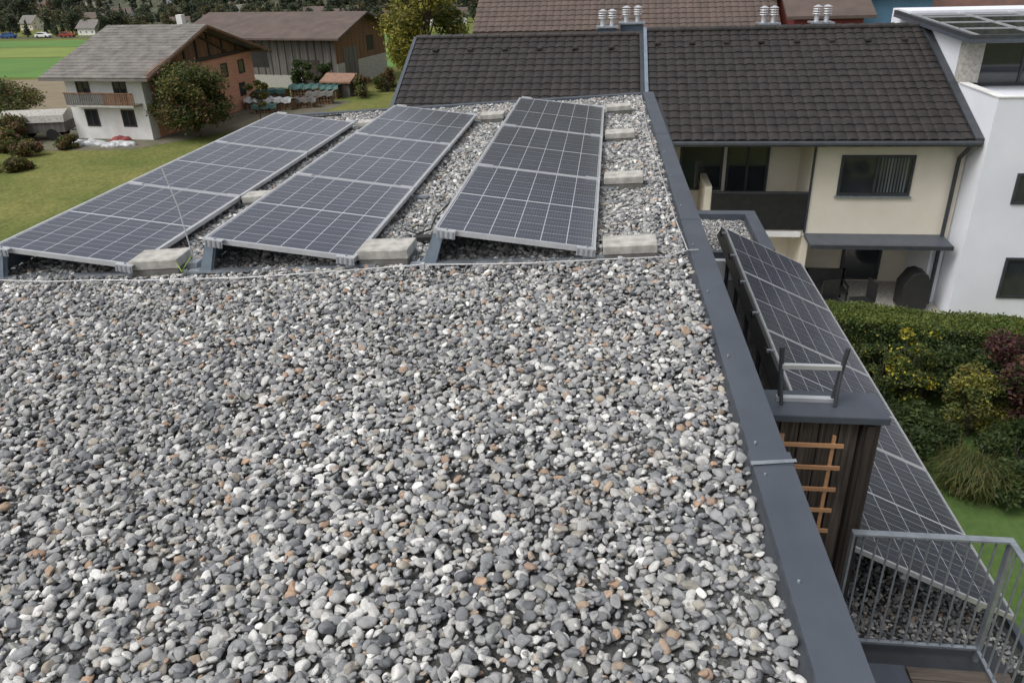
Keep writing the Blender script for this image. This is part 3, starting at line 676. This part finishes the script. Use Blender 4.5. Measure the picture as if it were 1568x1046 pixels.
def chimney(x,y,z0,zt,w,capn=2,m=None):
    e=empty('chimney')
    m=m or M_BLUEM
    b=MB(); b.box(x-w/2,x+w/2,y-.3,y+.3,z0,zt,m); b.box(x-w/2-.05,x+w/2+.05,y-.35,y+.35,zt,zt+.05,M_GALV); b.obj('shaft',e)
    b=MB()
    for i in range(capn):
        cx=x-w*.25+i*w*.5 if capn>1 else x
        b.tube((cx,y,zt+.05),(cx,y,zt+.30),.075,.075,M_ALU,12)
        for k in range(3): b.tube((cx,y,zt+.28+k*.07),(cx,y,zt+.31+k*.07),.15,.12,M_ALU,12)
        b.tube((cx,y,zt+.49),(cx,y,zt+.55),.15,.03,M_ALU,12)
    b.obj('flue_caps',e,smooth=False)
M_CHIM=mat('slate_cladding',(.06,.085,.12),(.045,.065,.095),scale=4,rough=.5)
chimney(-.25,27.5,-3,-.35,.6,2,M_CHIM); chimney(.55,28.2,-3,-.30,.75,2,M_CHIM); chimney(4.9,28,-3,-.38,.6,2,M_CHIM); chimney(6.55,28,-3,-.38,.6,2,M_CHIM)

def gable_house(name,x,y,rot,w,d,he,hr,wm,rm,oh=.6,wins=2,gm=None,z0=G,tile=False,floors=2,sc=1.0):
    e=empty(name,Matrix.Translation((x,y,z0))@Matrix.Rotation(rot,4,'Z')@Matrix.Scale(sc,4))
    b=MB(); b.box(0,w,0,d,-1.2 if sc<1 else -.2,he,wm); b.prism([(0,he),(d,he),(d/2,hr-.12)],'x',0.002,w-.002,gm or wm); b.obj('walls',e)
    b=MB(); s=(hr-he)/(d/2)
    for sg in(0,1):
        ya,yb=(-oh,d/2) if sg==0 else (d+oh,d/2)
        za=he-oh*s
        if tile and sg==0:
            tiled_roof(b,(-oh,ya,za+.02),(1,0,0),(0,yb-ya,hr-za),w+2*oh,math.hypot(yb-ya,hr-za),rm,.33,.38,.03,.03,4)
        b.prism([(ya,za-.12),(yb,hr-.12),(yb,hr),(ya,za)],'x',-oh,w+oh,rm)
    b.obj('roof',e,fixn=not tile)
    if wins:
        b=MB(); fh=he/floors
        for fl in range(floors):
            for i in range(wins):
                cx=w*(i+.5)/wins; window(b,cx-.45,cx+.45,fl*fh+.9,min(he-.2,fl*fh+2.0),0,M_WHITE2,M_GLASS,.08,1)
            for i in range(2):
                cy=d*(i+.5)/2; window(b,cy-.45,cy+.45,fl*fh+.9,min(he-.2,fl*fh+2.0),w+.0,M_WHITE2,M_GLASS,.08,1,'y',-1)
        b.obj('windows',e)
    return e
D=12.6; RG=6.0
fh=empty('farmhouse',Matrix.Translation((-27.15,44.6,G))@Matrix.Rotation(math.radians(-6),4,'Z'))
b=MB(); b.box(-5.2,-.25,0,D,-.2,3.95,M_WHITE2); b.box(-.25,0,.0,.7,-.2,3.95,M_WHITE2); b.box(-.25,0,.7,D,-.2,3.75,M_BRICK)
b.prism([(0,3.95),(D,3.95),(RG,5.75)],'x',-5.2,-.35,M_BRICK)
b.obj('walls',fh)
b=MB()
b.prism([(.2,3.76),(D-.2,3.76),(RG,5.72)],'x',-.34,-.02,M_WOODB)
for y0_,sg in[(0,-1),(D,1)]: b.tube((.95,y0_+.7*sg,3.72),(.95,RG,5.82),.12,.12,M_WOODB,4)
b.box(-.02,.12,0,D,3.72,3.92,M_WOODD)
for y in(1.6,3.2,4.6,RG,7.4,9.0,10.6): b.box(-.02,.07,y-.08,y+.08,3.92,5.75-abs(y-RG)*.31,M_WOODD)
b.tube((.05,2.8,4.0),(.05,RG,5.4),.07,.07,M_WOODD,4); b.tube((.05,9.4,4.0),(.05,RG,5.4),.07,.07,M_WOODD,4)
for y in(.2,RG,D-.2): b.box(-.1,.95,y-.08,y+.08,(3.7 if y!=RG else 5.5),(3.85 if y!=RG else 5.66),M_WOODB)
b.obj('gable_timbers',fh)
b=MB(); s=2.0/RG; s2=2.0/(D-RG)
tiled_roof(b,(-6.1,-.95,3.97-.95*s),(1,0,0),(0,RG+.95,(RG+.95)*s),7.2,(RG+.95)*math.hypot(1,s),M_TILEG,.33,.38,.02,.02,4)
b.prism([(-.95,3.80-.95*s),(RG,5.80),(RG,5.93),(-.95,3.94-.95*s)],'x',-6.1,1.1,M_TILEG)
b.prism([(D+.95,3.80-.95*s2),(RG,5.80),(RG,5.95),(D+.95,3.95-.95*s2)],'x',-6.1,1.1,M_TILEG)
b.prism([(-.95,3.78-.95*s),(RG,5.78),(D+.95,3.78-.95*s2),(D+.95,3.93-.95*s2),(RG,5.93),(-.95,3.93-.95*s)],'x',1.101,1.16,M_WOODB)
b.obj('roof',fh,fixn=False)
b=MB()
for (a,c) in((-4.45,-3.55),(-1.95,-1.05)):
    window(b,a,c,2.2,3.45,0,M_WOODD,M_GLASS,.08,1); window(b,a+.15,c+.15,.75,1.75,0,M_WOODD,M_GLASS,.08,1)
for (a,c,z0_,z1_) in((5.4,6.3,2.4,3.3),(8.4,9.2,2.4,3.3),(10.6,11.4,2.4,3.3),(10.3,11.1,.9,1.8),(2.2,3.0,.9,1.8)): window(b,a,c,z0_,z1_,0.0,M_WOODD,M_GLASS,.08,0,'y',-1)
b.obj('windows',fh)
b=MB(); b.box(-4.7,-.2,-.85,-.001,2.0,2.12,M_CONC); 
for i in range(31): b.box(-4.7+i*.15,-4.59+i*.15,-.85,-.82,2.12,2.75,M_WOODB if i>16 else M_CONCD)
b.box(-4.75,-.15,-.87,-.80,2.75,2.82,M_WOODB); b.obj('balcony',fh)
b=MB(); b.box(-1.4,-1.0,6.6,7.0,5.3,6.5,M_WHITE2); b.obj('chimney',fh)

bn=empty('wooden_barn',Matrix.Translation((-21.9,64,G))@Matrix.Rotation(math.radians(-12),4,'Z'))
b=MB(); b.box(-14,0,0,8.6,-.2,1.0,M_CONC); b.box(-14,-.0,0.001,8.599,1.0,4.05,M_WOODG); b.box(0.0,.03,.0,8.6,1.9,4.05,M_WOODB)
b.box(0.0,.04,.0,8.6,-.2,1.9,M_CONC); b.prism([(0,4.05),(8.6,4.05),(4.3,5.4)],'x',-14,.02,M_WOODB); b.obj('walls',bn)
b=MB(); s=1.35/4.3
b.prism([(-.9,4.05-.9*s),(4.3,5.42),(4.3,5.56),(-.9,4.2-.9*s)],'x',-14.8,.9,M_TILEB); b.prism([(9.5,4.05-.9*s),(4.3,5.42),(4.3,5.56),(9.5,4.2-.9*s)],'x',-14.8,.9,M_TILEB); b.obj('roof',bn)
b=MB(); b.box(.03,.06,1.2,3.4,.0,3.0,M_WOODG); b.box(.03,.06,5.2,6.4,2.4,3.6,M_BLACK)
for i in range(20): b.box(-13.8+i*.7,-13.72+i*.7,-.03,0,1.0,3.8,M_WOODD)
b.box(-3.2,-1.6,-.03,-.001,.0,2.2,M_WOODD); b.box(-8,-6.4,-.03,-.001,1.6,2.8,M_BLACK)
b.obj('doors_and_battens',bn)
gable_house('garden_shed',-21.9,60.3,math.radians(-10),2.2,2.2,1.2,1.6,M_WOODG,mat('shed_roof',(.30,.17,.11),(.20,.12,.085),scale=3),.2,0)

def pile(x,y,w,d,h,rot,tm,name='firewood_stack'):
    e=empty(name,Matrix.Translation((x,y,G))@Matrix.Rotation(rot,4,'Z'))
    b=MB(); nx=int(w/.22); nz=int(h/.2)
    for i in range(nx):
        for k in range(nz):
            b.tube((-w/2+i*.22+.1,-d/2+random.uniform(-.05,.05),.1+k*.2),(-w/2+i*.22+.1,d/2,.1+k*.2),.105,.105,M_LOG,7)
    b.obj('logs',e)
    b=MB(); n=10
    for i in range(n):
        x0=-w/2-.1+(w+.2)*i/n; x1=-w/2-.1+(w+.2)*(i+1)/n; z=h+.05+.06*math.sin(i*2.1); zz=h+.05+.06*math.sin((i+1)*2.1)
        b.poly([(x0,-d/2-.12,z-.25),(x1,-d/2-.12,zz-.25),(x1,-d/2,zz),(x0,-d/2,z)],tm); b.poly([(x0,-d/2,z),(x1,-d/2,zz),(x1,d/2,zz),(x0,d/2,z)],tm)
    b.obj('tarp_cover',e,fixn=False)
pile(-24.6,57.2,2.2,.9,1.0,-.1,M_TARPG); pile(-22.4,57.8,2.0,.9,1.2,.1,M_TARPG); pile(-25.0,55.2,1.6,.9,.7,.2,M_TARPW); pile(-23.3,55.0,2.2,.8,.7,-.2,M_TARPW); pile(-21.2,59.5,1.6,1,.9,0,M_TARPG)
pile(-21.0,57.0,1.8,.9,.8,.15,M_CONCD); pile(-23.9,53.6,1.5,.8,.5,.3,M_TARPG); pile(-21.6,55.6,1.5,.8,.6,.1,M_WOODG)
def lumps(name,x,y,n,sx,sy,h,m):
    e=empty(name,Matrix.Translation((x,y,G)))
    for i in range(n):
        bm=bmesh.new(); bmesh.ops.create_icosphere(bm,subdivisions=3,radius=1)
        ox,oy=random.uniform(-sx,sx),random.uniform(-sy,sy); k=random.uniform(.5,1)
        for v in bm.verts:
            q=1+.18*math.sin(v.co.x*5+i)+.14*math.sin(v.co.y*7+i*2); v.co=Vector((v.co.x*q*.7*k+ox,v.co.y*q*.5*k+oy,max(0,v.co.z*q*h*k)))
        me=bpy.data.meshes.new('lump'); bm.to_mesh(me); bm.free(); me.materials.append(m); me.polygons.foreach_set('use_smooth',[True]*len(me.polygons))
        o=bpy.data.objects.new('wrapped_pile',me); COL.objects.link(o); o.parent=e
lumps('tarp_covered_materials',-29.4,43.1,8,2.0,.25,.30,M_TARPW)
lumps('red_tarp_pile',-29.0,43.9,3,.8,.2,.35,M_RED)
tl=empty('covered_trailer',Matrix.Translation((-34.6,45.0,G))@Matrix.Rotation(.2,4,'Z'))
b=MB(); b.box(-1.8,1.8,-.8,.8,.5,1.1,M_WOODG); b.prism([(-.9,1.1),(.9,1.1),(.8,1.5),(0,1.75),(-.8,1.5)],'x',-1.9,1.9,M_CONC)
for x in(-1,1):
    for y in(-.85,.7): b.tube((x,y,.35),(x,y+.15,.35),.35,.35,M_BLACK,14)
b.tube((1.8,0,.5),(2.9,0,.4),.05,.05,M_GALV); b.obj('body',tl)
def car(x,y,rot,m,z=G,sc=.55):
    e=empty('parked_car',Matrix.Translation((x,y,z))@Matrix.Rotation(rot,4,'Z')@Matrix.Scale(sc,4))
    b=MB(); b.prism([(-2.1,.3),(2.1,.3),(2.15,.7),(1.9,.85),(1.1,.95),(-1.9,.98),(-2.15,.8)],'y',-.85,.85,m); b.prism([(1.05,.95),(.45,1.42),(-1.2,1.45),(-1.85,.98)],'y',-.74,.74,m); b.obj('body',e,bevel=.06)
    b=MB(); b.prism([(.95,.99),(.42,1.36),(-1.15,1.38),(-1.7,1.0)],'y',-.76,.76,M_GLASS); b.obj('windows',e)
    b=MB()
    for xx in(-1.3,1.3):
        for yy in(-.88,.68): b.tube((xx,yy,.33),(xx,yy+.2,.33),.33,.33,M_BLACK,16)
    b.obj('wheels',e)
M_CW=mat('car_white',(.75,.75,.75),(.7,.7,.7),rough=.25); M_CR=mat('car_red',(.3,.04,.03),(.25,.03,.02),rough=.25); M_CB=mat('car_blue',(.03,.10,.3),(.03,.08,.25),rough=.25)
sheet('road',[(-250,123),(-30,115.5),(-30,117.3),(-250,125)],G+.02,M_ASPH)
car(-86,118.4,-.03,M_CW,G+.02); car(-82,118.3,-.03,M_CR,G+.02); car(-92,118.7,-.03,M_CB,G+.02); car(-62,117.6,-.03,M_CW,G+.02)

for i in range(48):
    y=random.uniform(122,170); x=random.uniform(-.95,-.02)*y if i<38 else random.uniform(-.1,.35)*y
    gable_house('village_house',x,y,random.uniform(-.4,.4),random.uniform(7,11),random.uniform(7,9),random.uniform(3.5,5),random.uniform(6,7.5),random.choice([M_WHITE2,M_CREAM,M_WHITE,M_WHITE2]),random.choice([M_TILER,M_TILEB,M_TILEG,M_TILEB]),.7,3,sc=.32,z0=max(G,hz(x,y)))
gable_house('red_roof_house',-5.4,38,0,11.6,9,6.75,9.2,M_ORANGE,M_TILEB,.9,5,tile=True)
gable_house('red_house',7.6,37,0,2.8,6,6.9,8.2,M_RED,M_TILEB,.4,1)
gable_house('blue_house',10.9,40,0,3.2,8,7.6,9.0,M_BLUE,M_TILEG,.4,1)
gable_house('red_roof_house',13.5,44,0,8,9,6.5,9.0,M_WHITE2,M_TILER,.7,3)

# ------------------------------------------------------------------ vegetation
tree('yellow_green_tree',-12.8,56,G,9.6,3.1,[L_YG,L_OL,L_G],20000,.12,[.5,.3,.2],.22,28,tr=.2)
tree('round_autumn_bush',-24.7,45.4,G,4.3,2.65,[L_G,L_DG,L_BR,L_OL],26000,.085,[.4,.2,.2,.2],.06,38)
tree('young_tree',-22.9,50.5,G,2.8,.8,[L_OL,L_G,L_BR],2500,.08,[.4,.3,.3],.25,9,tr=.05)
tree('dark_shrub',-24.0,61.8,G,2.6,1.1,[L_DG,L_G],3500,.09,None,.1,10)
tree('dark_shrub',-22.4,62.2,G,2.4,1.0,[L_DG,L_G],3500,.09,None,.1,10)
for (x,y,h,c) in[(-37,46,2.8,1.8),(-39.5,49,3.2,2.2),(-35.8,43.5,1.8,1.4),(-36,40,1.5,1.4),(-33.5,37.5,1.1,1.1),(-38,43,2.2,1.8),(-32.6,40.5,.9,1.0),(-42,52,2.6,2.2),(-34.3,41.5,1.2,1.2),(-37.5,38.5,1.6,1.6),(-35,36,1.0,1.2),(-32,36.5,.6,.9),(-41,45.5,2.4,2),(-45,50,2.8,2.2),(-30.6,37.2,.5,.8),(-31.5,34.5,.6,1.0),(-33,33,.9,1.2),(-31,42.3,.7,.7)]:
    tree('wild_shrub',x,y,G,h,c,[L_BR,L_OL,L_G,L_DG],4500,.08,[.25,.3,.3,.15],.03,14)
for (x,y,h,c) in[(-18.6,60,1.5,1.2),(-17.5,62.5,1.8,1.2),(-30.5,61,2,1.4),(-19.5,78,2,2)]:
    tree('wild_shrub',x,y,G,h,c,[L_G,L_OL,L_BR],3000,.08,[.5,.3,.2],.05,10)
for (x,y,h,c) in[(14,46,8,2.5),(-3,60,10,3),(3,58,10.5,3),(9.5,55,10,2.5),(-7.5,60,8,2.2)]:
    tree('garden_tree',x,y,G,h,c,[L_G,L_DG,L_OL],6000,.15,None,.25,16)
hg=empty('clipped_hedge')
b=MB(); n=16
def hy(x): return 18.35-.19*(x-5.3)*1.0
M_HC=mat('hedge_core',(.02,.035,.01),(.035,.05,.015),scale=8,rough=1)
for i in range(n):
    x0=3.2+i*.7; x1=x0+.7; ya_,yb_=hy(x0)-1.05,hy(x1)-1.05
    b.poly([(x0,ya_,G),(x1,yb_,G),(x1,yb_,-5.98),(x0,ya_,-5.98)],M_HC); b.poly([(x0,ya_,-5.98),(x1,yb_,-5.98),(x1,yb_+1.0,-5.98),(x0,ya_+1.0,-5.98)],M_HC)
    b.poly([(x0,ya_+1.0,G),(x1,yb_+1.0,G),(x1,yb_+1.0,-5.98),(x0,ya_+1.0,-5.98)],M_HC)
b.poly([(3.2,hy(3.2)-1.05,G),(3.2,hy(3.2)-.05,G),(3.2,hy(3.2)-.05,-5.98),(3.2,hy(3.2)-1.05,-5.98)],M_HC)
b.obj('hedge_core',hg)
b=MB(); n=70000
x=rng.uniform(3.15,14.4,n); t=rng.random(n); tt=t<.42
yy=hy(x)-1.05; P=np.zeros((n,3)); P[:,0]=x
P[:,1]=np.where(tt,yy+rng.uniform(-.05,1.05,n),yy-.03+.06*rng.normal(size=n)); P[:,2]=np.where(tt,-5.95+.035*rng.normal(size=n)+.03*np.sin(x*2.3),rng.uniform(G,-5.93,n))
a=rng.normal(size=(n,3)); a/=np.linalg.norm(a,axis=1)[:,None]; c=np.cross(a,rng.normal(size=(n,3))); c/=np.linalg.norm(c,axis=1)[:,None]; s=(.032*(.6+.8*rng.random(n)))[:,None]
b.v=np.stack([P-a*s,P+c*s*.6,P+a*s,P-c*s*.6],1).reshape(-1,3).tolist(); b.f=[(4*i,4*i+1,4*i+2,4*i+3) for i in range(n)]
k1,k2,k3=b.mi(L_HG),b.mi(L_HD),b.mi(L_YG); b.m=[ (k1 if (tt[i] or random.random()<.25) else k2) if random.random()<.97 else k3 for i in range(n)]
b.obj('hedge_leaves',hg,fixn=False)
tree('yellow_flowering_shrub',6.5,15.7,G,2.4,.62,[L_G,L_HG,L_Y,L_DG],7500,.038,[.35,.2,.2,.25],.05,16,tr=.04)
tree('yellow_flowering_shrub',6.2,16.3,G,1.6,.7,[L_DG,L_G,L_Y],4500,.04,[.5,.4,.1],.05,12,tr=.04)
tree('olive_shrub',7.55,14.9,G,1.6,.85,[L_OL,L_YG,L_G],9000,.035,[.45,.15,.4],.05,18,tr=.04)
tree('red_maple_shrub',8.6,14.9,G,2.6,1.15,[L_MR,L_BR,L_DG],12000,.045,[.55,.2,.25],.1,20,tr=.06)
tree('red_maple_shrub',9.4,15.6,G,2.4,1.1,[L_MR,L_BR,L_DG],7000,.045,[.5,.2,.3],.1,14,tr=.06)
for (x,y,h,c) in[(7.2,16.4,1.3,.9),(8.0,16.2,1.6,.9),(5.6,15.4,1.3,.8),(5.3,16.8,1.1,.8),(6.5,14.5,.9,.8),(7.9,13.6,1.0,.9),(8.6,13.2,1.1,.9),(5.9,13.8,.9,.8),(7.3,13.2,.6,.6),(8.9,12.3,.9,.8),(5.6,14.6,.9,.8),(7.6,12.6,.7,.7)]:
    tree('dark_shrub',x,y,G,h,c,[L_DG,L_G,L_HD],4500,.045,[.35,.3,.35],.05,12,tr=.04)
og=empty('ornamental_grass',Matrix.Translation((6.85,13.0,G)))
b=MB(); k1,k2,k3=b.mi(L_STR),b.mi(L_OL),b.mi(L_G)
for i in range(2200):
    t=random.uniform(0,6.28); R_=random.uniform(.1,.6); h=random.uniform(.3,.75); w_=.004; bx,by=random.gauss(0,.22),random.gauss(0,.22)
    dx,dy=math.cos(t),math.sin(t); pts=[(bx,by,0),(bx+dx*R_*.25,by+dy*R_*.25,h*.6),(bx+dx*R_*.6,by+dy*R_*.6,h),(bx+dx*R_,by+dy*R_,h*.85)]
    q=len(b.v)
    for (px,py,pz) in pts: b.v+=[(px-dy*w_,py+dx*w_,pz),(px+dy*w_,py-dx*w_,pz)]
    mm=random.choice([k1,k2,k3,k3,k3])
    for s_ in(0,1,2): b.f.append((q+2*s_,q+2*s_+1,q+2*s_+3,q+2*s_+2)); b.m.append(mm)
b.obj('blades',og,fixn=False)
